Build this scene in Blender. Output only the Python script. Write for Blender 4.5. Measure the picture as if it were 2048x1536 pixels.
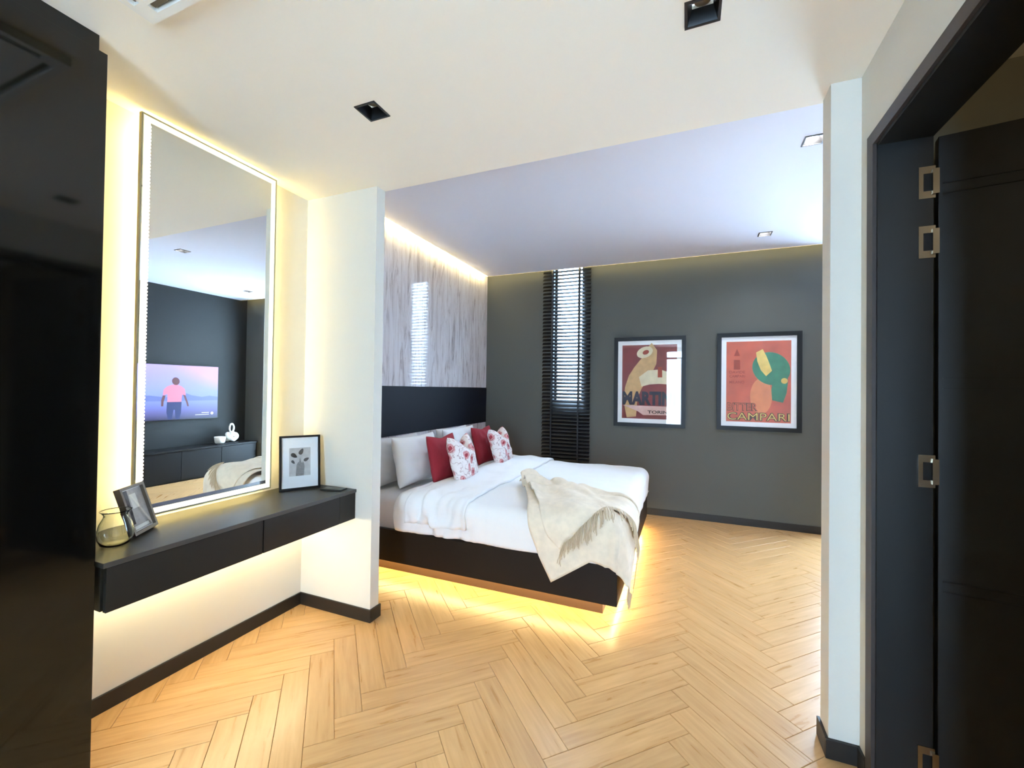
import bpy, bmesh, math, random
from mathutils import Vector, Matrix, noise
random.seed(7)
PI = math.pi
for o in list(bpy.data.objects): bpy.data.objects.remove(o, do_unlink=True)
scene = bpy.context.scene
COL = scene.collection

# ---------------------------------------------------------------- camera
F_PX, YAW, PITCH, ROLL, EYE = 853.69, 0.3899, 0.0119, 0.0131, 1.5
fwd = Vector((-math.sin(YAW)*math.cos(PITCH), math.cos(YAW)*math.cos(PITCH), math.sin(PITCH)))
rgt = Vector((math.cos(YAW), math.sin(YAW), 0)); upv = rgt.cross(fwd)
r2 = rgt*math.cos(ROLL) + upv*math.sin(ROLL); u2 = upv*math.cos(ROLL) - rgt*math.sin(ROLL)
cd = bpy.data.cameras.new('camera'); cam = bpy.data.objects.new('camera', cd); COL.objects.link(cam)
cam.matrix_world = Matrix(((r2.x, u2.x, -fwd.x, 0), (r2.y, u2.y, -fwd.y, 0), (r2.z, u2.z, -fwd.z, EYE), (0, 0, 0, 1)))
cd.sensor_width = 36; cd.lens = 36*F_PX/2048; cd.clip_start = 0.02
scene.camera = cam

# ---------------------------------------------------------------- daylight (reaches the rooms only through the windows)
W = bpy.data.worlds.new('sky'); scene.world = W; W.use_nodes = True
bg = W.node_tree.nodes['Background']; bg.inputs[0].default_value = (0.56, 0.76, 1.0, 1); bg.inputs[1].default_value = 14.0
scene.view_settings.view_transform = 'Standard'; scene.view_settings.look = 'None'
scene.view_settings.gamma = 1; scene.view_settings.use_curve_mapping = False
scene.view_settings.exposure = 1.54
scene.cycles.max_bounces = 8; scene.cycles.diffuse_bounces = 4; scene.cycles.glossy_bounces = 4; scene.cycles.transmission_bounces = 6; scene.cycles.caustics_refractive = False; scene.cycles.caustics_reflective = False
LED = (1.0, 0.80, 0.35)          # warm white of the LED strips
E_MIRROR_BACK, E_MIRROR_FACE, E_DESK, E_BED, E_COVE, E_COVE_FAR, E_SPOT = 19, .54, 44, 30, 22, 5, 390

# ---------------------------------------------------------------- helpers
def lin(c):
    return tuple(((v/255)/12.92 if v/255 <= .04045 else ((v/255+.055)/1.055)**2.4) for v in c)
def newmat(name):
    m = bpy.data.materials.new(name); m.use_nodes = True
    return m, m.node_tree.nodes, m.node_tree.links, m.node_tree.nodes['Principled BSDF']
def mat(name, rgb, rough=.5, metal=0, spec=.5, bump=0, bscale=60, coat=0, var=0, vscale=4):
    m, n, l, b = newmat(name)
    b.inputs['Base Color'].default_value = (*lin(rgb), 1); b.inputs['Roughness'].default_value = rough
    b.inputs['Metallic'].default_value = metal; b.inputs['Specular IOR Level'].default_value = spec
    b.inputs['Coat Weight'].default_value = coat
    tc = n.new('ShaderNodeTexCoord')
    if var:
        t = n.new('ShaderNodeTexNoise'); t.inputs['Scale'].default_value = vscale; l.new(tc.outputs['Object'], t.inputs['Vector'])
        r = n.new('ShaderNodeValToRGB'); c = lin(rgb)
        r.color_ramp.elements[0].position = .3; r.color_ramp.elements[1].position = .7
        r.color_ramp.elements[0].color = (*[v*(1-var) for v in c], 1); r.color_ramp.elements[1].color = (*[min(1, v*(1+var)) for v in c], 1)
        l.new(t.outputs['Fac'], r.inputs['Fac']); l.new(r.outputs['Color'], b.inputs['Base Color'])
    if bump:
        t = n.new('ShaderNodeTexNoise'); t.inputs['Scale'].default_value = bscale; t.inputs['Detail'].default_value = 4
        l.new(tc.outputs['Object'], t.inputs['Vector'])
        k = n.new('ShaderNodeBump'); k.inputs['Strength'].default_value = bump; k.inputs['Distance'].default_value = .01
        l.new(t.outputs['Fac'], k.inputs['Height']); l.new(k.outputs['Normal'], b.inputs['Normal'])
    return m
def emat(name, rgb, s):
    m, n, l, b = newmat(name)
    b.inputs['Base Color'].default_value = (.8, .8, .8, 1)
    b.inputs['Emission Color'].default_value = (*rgb, 1); b.inputs['Emission Strength'].default_value = s
    return m
def glassmat(name, tint=(1, 1, 1), ior=1.5):
    m, n, l, b = newmat(name); n.remove(b)
    f = n.new('ShaderNodeFresnel'); ge = n.new('ShaderNodeNewGeometry'); mr = n.new('ShaderNodeMapRange')
    mr.inputs['To Min'].default_value = ior; mr.inputs['To Max'].default_value = 1/ior        # thin sheet: same reflectance from both faces
    l.new(ge.outputs['Backfacing'], mr.inputs['Value']); l.new(mr.outputs[0], f.inputs['IOR'])
    t = n.new('ShaderNodeBsdfTransparent'); t.inputs[0].default_value = (*tint, 1)
    g = n.new('ShaderNodeBsdfGlossy'); g.inputs['Roughness'].default_value = .01
    x = n.new('ShaderNodeMixShader'); l.new(f.outputs[0], x.inputs[0]); l.new(t.outputs[0], x.inputs[1]); l.new(g.outputs[0], x.inputs[2])
    l.new(x.outputs[0], n['Material Output'].inputs[0]); return m

def wm(o):
    m = Matrix.Identity(4)
    while o is not None:
        m = Matrix.LocRotScale(o.location, o.rotation_euler, None) @ m; o = o.parent
    return m
def setp(o, label=None, cat=None, group=None, kind=None):
    for k, v in (('label', label), ('category', cat), ('group', group), ('kind', kind)):
        if v: o[k] = v
    return o
def thing(name, label, cat, loc=(0, 0, 0), rot=(0, 0, 0), group=None, kind=None):
    o = bpy.data.objects.new(name, None); COL.objects.link(o); o.empty_display_size = .05
    o.location = loc; o.rotation_euler = rot
    return setp(o, label, cat, group, kind)
def mesh(name, verts, faces, m, parent=None, smooth=False, local=False):
    """verts in world space (moved into the parent's space) unless local"""
    if parent is not None and not local:
        inv = wm(parent).inverted(); verts = [inv @ Vector(v) for v in verts]
    me = bpy.data.meshes.new(name); me.from_pydata([tuple(v) for v in verts], [], faces); me.update()
    if m: me.materials.append(m)
    o = bpy.data.objects.new(name, me); COL.objects.link(o); o.parent = parent
    if smooth: me.polygons.foreach_set('use_smooth', [True]*len(me.polygons))
    return o
BF = [(0, 3, 2, 1), (4, 5, 6, 7), (0, 1, 5, 4), (1, 2, 6, 5), (2, 3, 7, 6), (3, 0, 4, 7)]
def bverts(x0, x1, y0, y1, z0, z1):
    return [(x0, y0, z0), (x1, y0, z0), (x1, y1, z0), (x0, y1, z0), (x0, y0, z1), (x1, y0, z1), (x1, y1, z1), (x0, y1, z1)]
def boxes(name, L, m, parent=None, bevel=0, local=False):
    V, Fc = [], []
    for b in L:
        k = len(V); V += bverts(*b); Fc += [tuple(i+k for i in f) for f in BF]
    o = mesh(name, V, Fc, m, parent, local=local)
    if bevel:
        bm = bmesh.new(); bm.from_mesh(o.data)
        bmesh.ops.bevel(bm, geom=bm.edges[:], offset=bevel, segments=2, affect='EDGES', profile=.5); bm.to_mesh(o.data); bm.free()
    return o
def box(name, b, m, parent=None, bevel=0, local=False): return boxes(name, [b], m, parent, bevel, local)
def holes_boxes(a0, a1, b0, b1, holes):
    """rectangles covering [a0,a1]x[b0,b1] minus the holes (a0,a1,b0,b1)"""
    A = sorted({a0, a1, *[h[0] for h in holes], *[h[1] for h in holes]}); out = []
    for i in range(len(A)-1):
        p, q = A[i], A[i+1]; c = (p+q)/2; hs = sorted([h for h in holes if h[0] < c < h[1]], key=lambda h: h[2]); y = b0
        for h in hs:
            if h[2] > y: out.append((p, q, y, h[2]))
            y = h[3]
        if y < b1: out.append((p, q, y, b1))
    return out
def tube(path, r, n=8, closed=False):
    V, Fc = [], []; P = [Vector(p) for p in path]; N = len(P)
    for i, p in enumerate(P):
        t = (P[(i+1) % N]-P[i-1]) if closed else (P[min(i+1, N-1)]-P[max(i-1, 0)])
        t.normalize(); a = Vector((0, 0, 1)) if abs(t.z) < .9 else Vector((1, 0, 0))
        u = t.cross(a).normalized(); v = t.cross(u)
        rr = r(i/(N-1)) if callable(r) else r
        for k in range(n): V.append(p+u*rr*math.cos(2*PI*k/n)+v*rr*math.sin(2*PI*k/n))
    for i in range(N if closed else N-1):
        j = (i+1) % N
        for k in range(n): Fc.append((i*n+k, i*n+(k+1) % n, j*n+(k+1) % n, j*n+k))
    if not closed: Fc += [tuple(range(n))[::-1], tuple((N-1)*n+k for k in range(n))]
    return V, Fc
def lathe(prof, n=32):
    V, Fc = [], []
    for r, z in prof:
        for k in range(n): V.append((r*math.cos(2*PI*k/n), r*math.sin(2*PI*k/n), z))
    for i in range(len(prof)-1):
        for k in range(n): Fc.append((i*n+k, i*n+(k+1) % n, (i+1)*n+(k+1) % n, (i+1)*n+k))
    return V, Fc
def text(name, body, m, parent, x0, x1, y0, y1, d, bold=0.0, to=None):
    """lettering filling the box x0..x1, y0..y1 of a panel; to(x, y, d) gives the point"""
    c = bpy.data.curves.new(name, 'FONT'); c.body = body; c.offset = bold; c.resolution_u = 3
    t = bpy.data.objects.new(name, c); COL.objects.link(t)
    dg = bpy.context.evaluated_depsgraph_get(); me = bpy.data.meshes.new_from_object(t.evaluated_get(dg))
    bpy.data.objects.remove(t)
    X = [v.co.x for v in me.vertices]; Y = [v.co.y for v in me.vertices]
    ax, bx, ay, by = min(X), max(X), min(Y), max(Y)
    V = [to(x0+(v.co.x-ax)/(bx-ax)*(x1-x0), y0+(v.co.y-ay)/(by-ay)*(y1-y0), d) for v in me.vertices]
    return mesh(name, V, [tuple(p.vertices) for p in me.polygons], m, parent)
def ellipse(cx, cy, rx, ry, a=0, n=20):
    return [(cx+rx*math.cos(t)*math.cos(a)-ry*math.sin(t)*math.sin(a), cy+rx*math.cos(t)*math.sin(a)+ry*math.sin(t)*math.cos(a)) for t in [2*PI*i/n for i in range(n)]]
def polys(name, L, m, parent, d, to):
    V, Fc = [], []
    for p in L:
        k = len(V); V += [to(x, y, d) for x, y in p]; Fc.append(tuple(range(k, k+len(p))))
    return mesh(name, V, Fc, m, parent)
def grid(nu, nv, f):
    V = [f(i/(nu-1), j/(nv-1)) for j in range(nv) for i in range(nu)]
    Fc = [(j*nu+i, j*nu+i+1, (j+1)*nu+i+1, (j+1)*nu+i) for j in range(nv-1) for i in range(nu-1)]
    return V, Fc
def solid(o, t, off=-1):
    s = o.modifiers.new('thickness', 'SOLIDIFY'); s.thickness = t; s.offset = off
def subsurf(o, k=1):
    s = o.modifiers.new('smooth', 'SUBSURF'); s.levels = k; s.render_levels = k

# ---------------------------------------------------------------- materials
M_ceil = mat('cream ceiling paint', (248, 242, 228), .9, bump=.03, bscale=300)  # warm cast of the LED light is put into this base colour
M_ceil2 = mat('cool white bedroom ceiling paint', (226, 228, 240), .9, bump=.03, bscale=300)  # bluish cast of the daylight is put into this base colour
M_white = mat('off white wall paint', (218, 215, 205), .85, bump=.03, bscale=250)
M_grey = mat('charcoal grey wall paint', (83, 85, 80), .7, bump=.05, bscale=200)
M_dark = mat('dark grey wall paint', (27, 28, 26), .7, bump=.05, bscale=200)
M_olive = mat('taupe wall paint', (150, 146, 128), .8)
M_black = mat('black skirting', (28, 25, 23), .5, bump=.05)
M_lam = mat('black laminate', (26, 25, 22), .38, spec=.35, bump=.04, bscale=500)
M_lam2 = mat('matt black laminate', (16, 16, 15), .6, spec=.25)
M_gloss = mat('black gloss lacquer', (10, 10, 9), .06, spec=.6)
M_door = mat('black door lacquer', (24, 26, 27), .42, bump=.05, bscale=300)
M_casing = mat('dark brown casing', (56, 49, 46), .5)
M_bed = mat('dark espresso wood', (29, 22, 17), .5, spec=.25, bump=.06, bscale=90)
M_plinth = mat('brown wood plinth', (72, 52, 34), .5)
M_navy = mat('blue black wall panel', (22, 24, 34), .5, spec=.3, bump=.06, bscale=400)
M_steel = mat('brushed steel', (190, 184, 170), .25, metal=1)
M_hole = mat('black void', (8, 8, 8), .8)
M_trim = mat('black trim', (14, 14, 15), .35)
M_lens = mat('grey lens', (120, 118, 110), .3)
M_lenson = emat('lit lens', (1, .98, .96), E_SPOT)
M_cotton = mat('white cotton', (240, 240, 240), .9, bump=.35, bscale=9)
M_sheet = mat('grey white sheet', (214, 212, 212), .9, bump=.1, bscale=25)
M_red = mat('crimson linen', (150, 30, 44), .85, bump=.2, bscale=500, var=.15, vscale=300)
M_throw = mat('beige wool throw', (236, 223, 202), .95, bump=.25, bscale=400, var=.06, vscale=20)
M_fringe = mat('beige fringe', (204, 184, 154), .95)
M_slat = mat('navy black slat', (13, 15, 21), .45)
M_frame = mat('black picture frame', (9, 9, 11), .4, spec=.3)
M_mount = mat('white mount board', (244, 244, 244), .8)
M_glass = glassmat('picture glass', ior=1.45)
M_pane = glassmat('window glass', (.95, .98, 1))
M_vase = None
M_ceram = mat('white ceramic', (236, 234, 224), .35)
M_ac = mat('white plastic', (240, 238, 230), .5)
M_acd = mat('grey vent', (120, 116, 104), .6)
M_ledb = emat('warm led behind mirror', LED, E_MIRROR_BACK)
M_ledf = emat('warm led diffuser', (1, .9, .5), E_MIRROR_FACE)
M_leddot = emat('led dots', (1, .9, .7), E_MIRROR_FACE*3)
M_ledd = emat('warm led under desk', (1, .84, .50), E_DESK)
M_ledbed = emat('warm led under bed', (1, .75, .33), E_BED)
M_ledc = emat('warm led cove', LED, E_COVE)
M_ledcf = emat('warm led far cove', LED, E_COVE_FAR)
m, n, l, b = newmat('mirror'); b.inputs['Metallic'].default_value = 1; b.inputs['Roughness'].default_value = 0
b.inputs['Base Color'].default_value = (.86, .88, .86, 1); M_mirror = m
m, n, l, b = newmat('clear vase glass'); n.remove(b)
g = n.new('ShaderNodeBsdfGlass'); g.inputs['IOR'].default_value = 1.45; g.inputs['Roughness'].default_value = 0
g.inputs[0].default_value = (.97, .98, .96, 1); l.new(g.outputs[0], n['Material Output'].inputs[0]); M_vase = m

def wood_floor():
    m, n, l, b = newmat('oak plank')
    uv = n.new('ShaderNodeUVMap'); oi = n.new('ShaderNodeObjectInfo'); ge = n.new('ShaderNodeNewGeometry')
    ad = n.new('ShaderNodeMath'); ad.operation = 'ADD'; l.new(oi.outputs['Random'], ad.inputs[0]); l.new(ge.outputs['Random Per Island'], ad.inputs[1])
    wn = n.new('ShaderNodeTexWhiteNoise'); wn.noise_dimensions = '1D'; l.new(ad.outputs[0], wn.inputs['W'])
    sc = n.new('ShaderNodeVectorMath'); sc.operation = 'MULTIPLY'; sc.inputs[1].default_value = (2.2, 26, 1); l.new(uv.outputs[0], sc.inputs[0])
    of = n.new('ShaderNodeVectorMath'); of.operation = 'SCALE'; of.inputs['Scale'].default_value = 37; l.new(wn.outputs['Color'], of.inputs[0])
    su = n.new('ShaderNodeVectorMath'); su.operation = 'ADD'; l.new(sc.outputs[0], su.inputs[0]); l.new(of.outputs[0], su.inputs[1])
    t = n.new('ShaderNodeTexNoise'); t.inputs['Scale'].default_value = 1.6; t.inputs['Detail'].default_value = 7; t.inputs['Distortion'].default_value = .5
    l.new(su.outputs[0], t.inputs['Vector'])
    r = n.new('ShaderNodeValToRGB'); e = r.color_ramp.elements
    e[0].position = .28; e[0].color = (*lin((196, 150, 96)), 1); e[1].position = .72; e[1].color = (*lin((216, 172, 118)), 1)
    l.new(t.outputs['Fac'], r.inputs['Fac'])
    hs = n.new('ShaderNodeHueSaturation'); mr = n.new('ShaderNodeMapRange'); mr.inputs['To Min'].default_value = .93; mr.inputs['To Max'].default_value = 1.05
    l.new(wn.outputs['Value'], mr.inputs['Value']); l.new(mr.outputs[0], hs.inputs['Value']); l.new(r.outputs[0], hs.inputs['Color'])
    l.new(hs.outputs[0], b.inputs['Base Color'])
    rr = n.new('ShaderNodeMapRange'); rr.inputs['To Min'].default_value = .22; rr.inputs['To Max'].default_value = .38
    l.new(t.outputs['Fac'], rr.inputs['Value']); l.new(rr.outputs[0], b.inputs['Roughness'])
    k = n.new('ShaderNodeBump'); k.inputs['Strength'].default_value = .12; k.inputs['Distance'].default_value = .003
    l.new(t.outputs['Fac'], k.inputs['Height']); l.new(k.outputs[0], b.inputs['Normal'])
    return m
M_plank = wood_floor()
M_sub = mat('floor joint', (172, 134, 90), .7)

def marble():
    m, n, l, b = newmat('grey vein cut marble')
    tc = n.new('ShaderNodeTexCoord'); mp = n.new('ShaderNodeMapping'); mp.inputs['Scale'].default_value = (1, 5.0, .55)
    mp.inputs['Rotation'].default_value = (.15, 0, 0); l.new(tc.outputs['Object'], mp.inputs[0])
    t = n.new('ShaderNodeTexNoise'); t.inputs['Scale'].default_value = 3.4; t.inputs['Detail'].default_value = 10; t.inputs['Roughness'].default_value = .72; t.inputs['Distortion'].default_value = 1.1
    l.new(mp.outputs[0], t.inputs['Vector'])
    r = n.new('ShaderNodeValToRGB'); e = r.color_ramp.elements
    e[0].position = .30; e[0].color = (*lin((140, 130, 130)), 1); e[1].position = .60; e[1].color = (*lin((236, 233, 236)), 1)
    x = e.new(.40); x.color = (*lin((196, 188, 190)), 1); x = e.new(.48); x.color = (*lin((224, 218, 220)), 1)
    l.new(t.outputs['Fac'], r.inputs['Fac']); l.new(r.outputs[0], b.inputs['Base Color'])
    b.inputs['Roughness'].default_value = .07; b.inputs['Specular IOR Level'].default_value = .6
    return m
M_marble = marble()

def floral():
    m, n, l, b = newmat('floral print linen')
    tc = n.new('ShaderNodeTexCoord')
    v = n.new('ShaderNodeTexVoronoi'); v.inputs['Scale'].default_value = 10; v.inputs['Randomness'].default_value = .9
    w = n.new('ShaderNodeTexNoise'); w.inputs['Scale'].default_value = 14; w.inputs['Detail'].default_value = 3
    mx = n.new('ShaderNodeMix'); mx.data_type = 'VECTOR'; mx.inputs['Factor'].default_value = .06
    l.new(tc.outputs['Object'], mx.inputs['A']); l.new(w.outputs['Color'], mx.inputs['B']); l.new(tc.outputs['Object'], w.inputs['Vector'])
    l.new(mx.outputs['Result'], v.inputs['Vector'])
    r = n.new('ShaderNodeValToRGB'); e = r.color_ramp.elements; r.color_ramp.interpolation = 'LINEAR'
    e[0].position = .0; e[0].color = (*lin((176, 60, 72)), 1); e[1].position = .44; e[1].color = (*lin((238, 228, 224)), 1)
    x = e.new(.17); x.color = (*lin((176, 62, 74)), 1); x = e.new(.23); x.color = (*lin((232, 176, 172)), 1); x = e.new(.31); x.color = (*lin((206, 126, 126)), 1)
    l.new(v.outputs['Distance'], r.inputs['Fac'])
    t = n.new('ShaderNodeTexNoise'); t.inputs['Scale'].default_value = 17; t.inputs['Detail'].default_value = 2; l.new(tc.outputs['Object'], t.inputs['Vector'])
    s = n.new('ShaderNodeValToRGB'); q = s.color_ramp.elements
    q[0].position = .47; q[0].color = (1, 1, 1, 1); q[1].position = .53; q[1].color = (1, 1, 1, 1); x = q.new(.5); x.color = (.34, .12, .12, 1)
    l.new(t.outputs['Fac'], s.inputs['Fac'])
    mu = n.new('ShaderNodeMix'); mu.data_type = 'RGBA'; mu.blend_type = 'MULTIPLY'; mu.inputs['Factor'].default_value = .8
    l.new(r.outputs[0], mu.inputs['A']); l.new(s.outputs[0], mu.inputs['B']); l.new(mu.outputs['Result'], b.inputs['Base Color'])
    b.inputs['Roughness'].default_value = .9
    return m
M_floral = floral()

# ---------------------------------------------------------------- dimensions (metres, camera stands over X = Y = 0)
XL, XH, XTV = -2.466, -2.64, 2.86        # mirror wall, marble wall, television wall
YP, YP2, XPE = 2.200, 2.280, -1.865      # left partition
YF = 5.46                                # far grey wall
C1, C2 = 2.80, 3.06                      # dressing area ceiling, bedroom ceiling
XJ, YJ, YJ2, XR = .549, 2.149, 2.262, .654   # right partition end, right wall
YB = -2.6                                # wall behind the camera
T = .10
def struct(o): o['kind'] = 'structure'; return o

# ---------------------------------------------------------------- floor
floor = struct(box('floor', (-2.8, 3.05, YB-.1, YF+.1, -.12, -.008), M_sub))
PLL, PLW, PLT = .66, .12, .008
def plank_mesh():
    g = .0008; x1, y1 = PLL-g, PLW-g; c = .0016
    V = [(g, g, 0), (x1, g, 0), (x1, y1, 0), (g, y1, 0), (g, g, PLT-c), (x1, g, PLT-c), (x1, y1, PLT-c), (g, y1, PLT-c),
         (g+c, g+c, PLT), (x1-c, g+c, PLT), (x1-c, y1-c, PLT), (g+c, y1-c, PLT)]
    Fc = [(0, 3, 2, 1), (0, 1, 5, 4), (1, 2, 6, 5), (2, 3, 7, 6), (3, 0, 4, 7), (4, 5, 9, 8), (5, 6, 10, 9), (6, 7, 11, 10), (7, 4, 8, 11), (8, 9, 10, 11)]
    return V, Fc
def add_uv(me, off=None):
    uv = me.uv_layers.new(name='UVMap')
    for lp in me.loops:
        c = me.vertices[lp.vertex_index].co
        uv.data[lp.index].uv = (c.x, c.y) if off is None else off[lp.vertex_index]
pV, pF = plank_mesh()
pm = bpy.data.meshes.new('plank'); pm.from_pydata(pV, [], pF); pm.update(); pm.materials.append(M_plank); add_uv(pm)
S2 = math.sqrt(.5)
def inroom(x, y):
    return (XL-.05 < x < XR+.05 and YB < y < YP2) or (XH-.05 < x < XTV+.03 and YP2-.05 <= y < YF+.03) or (XPE < x < XJ and y < YF and y > 0)
cand = []
for i in range(-60, 90):
    for j in range(-8, 9):
        for kind in (0, 1):
            hx, hy = i*PLW+j*PLL, i*PLW-j*PLL
            if kind == 0: ox, oy, ang = hx, hy, PI/4
            else: ox, oy, ang = hx+PLL+PLW, hy+PLW-PLL, 3*PI/4
            X = (ox-oy)*S2; Y = (ox+oy)*S2; X -= (PLL)*S2-.02; Y += .06
            ca, sa = math.cos(ang), math.sin(ang)
            pts = [(X+ca*u-sa*v, Y+sa*u+ca*v) for u in (0, PLL/2, PLL) for v in (0, PLW)]
            if not any(inroom(*q) for q in pts): continue
            cx, cy = X+ca*PLL/2-sa*PLW/2, Y+sa*PLL/2+ca*PLW/2
            # seen by the camera?
            vis = False
            for q in pts+[(cx, cy)]:
                d = Vector((q[0], q[1], -EYE)); zc = d.dot(fwd)
                if zc > .3:
                    px, py = 1024+F_PX*d.dot(r2)/zc, 768-F_PX*d.dot(u2)/zc
                    if 180 < px < 1660 and py < 1560 and not (px < 770 and q[1] > YP) and not (q[0] < -.5 and 2.9 < q[1] < 4.85): vis = True
            cand.append((vis, math.hypot(cx, cy), X, Y, ang))
seen = sorted([c for c in cand if c[0]], key=lambda c: c[1])[:295]; seen_ids = {id(c) for c in seen}
V, Fc, UV = [], [], []
for c in cand:
    vis, _, X, Y, ang = c
    if id(c) in seen_ids:
        o = bpy.data.objects.new('plank', pm); COL.objects.link(o); o.parent = floor
        o.location = (X, Y, -.008+random.uniform(0, .0004)); o.rotation_euler = (0, 0, ang)
    else:
        k = len(V); ca, sa = math.cos(ang), math.sin(ang); ru = random.random()*9
        V += [(X+ca*p[0]-sa*p[1], Y+sa*p[0]+ca*p[1], p[2]-.008) for p in pV]; UV += [(p[0]+ru, p[1]) for p in pV]
        Fc += [tuple(i+k for i in f) for f in pF]
o = mesh('planks', V, Fc, M_plank, floor); add_uv(o.data, UV); o['kind'] = 'stuff'

# ---------------------------------------------------------------- ceilings
DL = [(-1.382, 1.589, C1, 0), (.039, 1.577, C1, 0), (.71, 3.115, C2, 1), (.695, 4.81, C2, 1), (2.0, 4.85, C2, 1), (2.0, 3.12, C2, 1)]
H = .050
def hole(d): return (d[0]-H, d[0]+H, d[1]-H, d[1]+H)
AC = (-1.747, -.907, .05, .89)
achole = (AC[0]+.16, AC[1]-.16, AC[2]+.16, AC[3]-.16)
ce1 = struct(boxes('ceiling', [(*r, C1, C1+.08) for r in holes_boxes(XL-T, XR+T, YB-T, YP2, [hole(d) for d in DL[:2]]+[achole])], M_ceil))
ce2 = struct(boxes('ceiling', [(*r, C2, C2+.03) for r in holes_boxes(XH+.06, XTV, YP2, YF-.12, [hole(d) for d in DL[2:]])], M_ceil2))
struct(box('trim_1', (XH-T, XTV+T, YP2-.08, YP2, C1+.08, C2+.4), M_ceil))       # upstand above the ceiling step
struct(box('ceiling', (XH-.2, XTV+T, YP2-.1, YF+.2, C2+.36, C2+.42), M_ceil))    # slab over the coves

# ---------------------------------------------------------------- walls
struct(box('wall_left', (XL-T, XL, YB-T, YP, 0, C1), M_white))
struct(box('wall_partition_left', (XH-T, XPE, YP, YP2, 0, C1+.08), M_white))
whead = struct(box('wall_headboard', (XH-.12, XH-.022, YP2, YF+T, 0, C2+.36), M_dark))
WIN = (-1.656, -1.262, 1.325, 3.26)
W3 = (1.46, 2.40, .06, 2.95)
struct(boxes('wall_far', [(a, b_, YF, YF+.16, c, d) for a, b_, c, d in holes_boxes(XH-.12, XTV+T, 0, C2+.36, [WIN, W3])], M_grey))
struct(box('wall_television', (XTV, XTV+T, YP2, YF, 0, C2+.36), M_dark))
struct(box('wall_partition_right', (XJ, XTV+T, YJ, YJ2, 0, C2+.36), M_white))
DOOR = (1.15, 2.0, 0, 2.445)             # opening in the right wall: Y range, Z range
struct(boxes('wall_right', [(XR, .80, a, b_, c, d) for a, b_, c, d in holes_boxes(YB-T, YJ, 0, C1, [DOOR])], M_white))
BW = (-.62, .32, .06, 2.72)
struct(boxes('wall_back', [(a, b_, YB-T, YB, c, d) for a, b_, c, d in holes_boxes(XL, XR, 0, C1, [BW])], M_white))
# marble panels and the dark band on the headboard wall
for zr in ((1.515, 3.30), (.30, 1.030)):
    ys = [YP2, 3.105, 3.867, 4.626, YF] if zr[0] > 1 else [YP2, 2.68, 3.09, 3.39, 3.70, 4.10, 4.625, 5.04, YF]
    for a, b_ in zip(ys, ys[1:]):
        o = box('marble_panel', (XH-.020, XH, a+.0015, b_-.0015, zr[0], zr[1]), M_marble, whead); o['label'] = 'grey vein cut marble panel'
o = box('dark_panel', (XH-.020, XH+.006, YP2, YF, 1.033, 1.512), M_navy, whead, bevel=.002); o['label'] = 'matt blue black panel band'
# baseboards
B, BH = .012, .08
struct(box('baseboard_left', (XL, XL+B, .90, YP-.0, 0, BH), M_black, bevel=.002))
struct(boxes('baseboard_partition_left', [(XL+B, XPE+B, YP-B, YP, 0, BH), (XPE, XPE+B, YP, YP2+B, 0, BH)], M_black, bevel=.002))
struct(box('baseboard_far', (XH, W3[0]-.02, YF-B, YF, 0, BH), M_black, bevel=.002))
struct(boxes('baseboard_partition_right', [(XJ-B, XR, YJ-B, YJ, 0, BH), (XJ-B, XJ, YJ, YJ2+B, 0, BH)], M_black, bevel=.002))
struct(box('baseboard_right', (XR-B, XR, 2.06, YJ-B, 0, BH), M_black, bevel=.002))

# ---------------------------------------------------------------- tall narrow window with its blind
w1 = struct(thing('window_1', 'tall narrow window with dark frame in the grey wall', 'window', ((WIN[0]+WIN[1])/2, YF+.1, WIN[2])))
fw = .03
boxes('window_frame', [(WIN[0], WIN[0]+fw, YF+.08, YF+.12, WIN[2], WIN[3]), (WIN[1]-fw, WIN[1], YF+.08, YF+.12, WIN[2], WIN[3]),
      (WIN[0], WIN[1], YF+.08, YF+.12, WIN[2], WIN[2]+fw), (WIN[0], WIN[1], YF+.08, YF+.12, WIN[3]-fw, WIN[3])], M_trim, w1)
box('pane', (WIN[0]+fw, WIN[1]-fw, YF+.098, YF+.102, WIN[2]+fw, WIN[3]-fw), M_pane, w1)
BX0, BX1, BY = -1.790, -1.150, YF-.045
bl = thing('venetian_blind', 'tall dark navy venetian blind with tilted slats over the narrow window', 'blind', ((BX0+BX1)/2, BY, .08))
boxes('head_rail', [(BX0, BX1, BY-.028, BY+.028, 3.34, 3.39)], M_slat, bl, bevel=.003)
boxes('bottom_rail', [(BX0, BX1, BY-.025, BY+.025, .075, .095)], M_slat, bl, bevel=.003)
tilt = math.radians(44); sm = None; z = .125
prof = [(-.025+.05*k/4, .0022*(1-((k-2)/2)**2)) for k in range(5)]
while z < 3.32:
    if sm is None:
        V, Fc = [], []
        for xx in (BX0, BX1):
            for yy, zz in prof: V.append((xx, yy*math.cos(tilt)-zz*math.sin(tilt), yy*math.sin(tilt)+zz*math.cos(tilt)))
        for k in range(4): Fc.append((k, k+1, 6+k, 5+k))
        V += [(v[0], v[1]+.0016*math.sin(tilt), v[2]-.0016*math.cos(tilt)) for v in V]
        Fc += [tuple(i+10 for i in f[::-1]) for f in Fc]+[(0, 5, 15, 10), (4, 14, 19, 9), (0, 10, 11, 1), (1, 11, 12, 2), (2, 12, 13, 3), (3, 13, 14, 4), (5, 6, 16, 15), (6, 7, 17, 16), (7, 8, 18, 17), (8, 9, 19, 18)]
        sm = bpy.data.meshes.new('slat'); sm.from_pydata([(v[0]-(BX0+BX1)/2, v[1], v[2]) for v in V], [], Fc); sm.update(); sm.materials.append(M_slat)
    o = bpy.data.objects.new('slat', sm); COL.objects.link(o); o.parent = bl; o.location = (0, 0, z-.08); z += .0472
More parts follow.
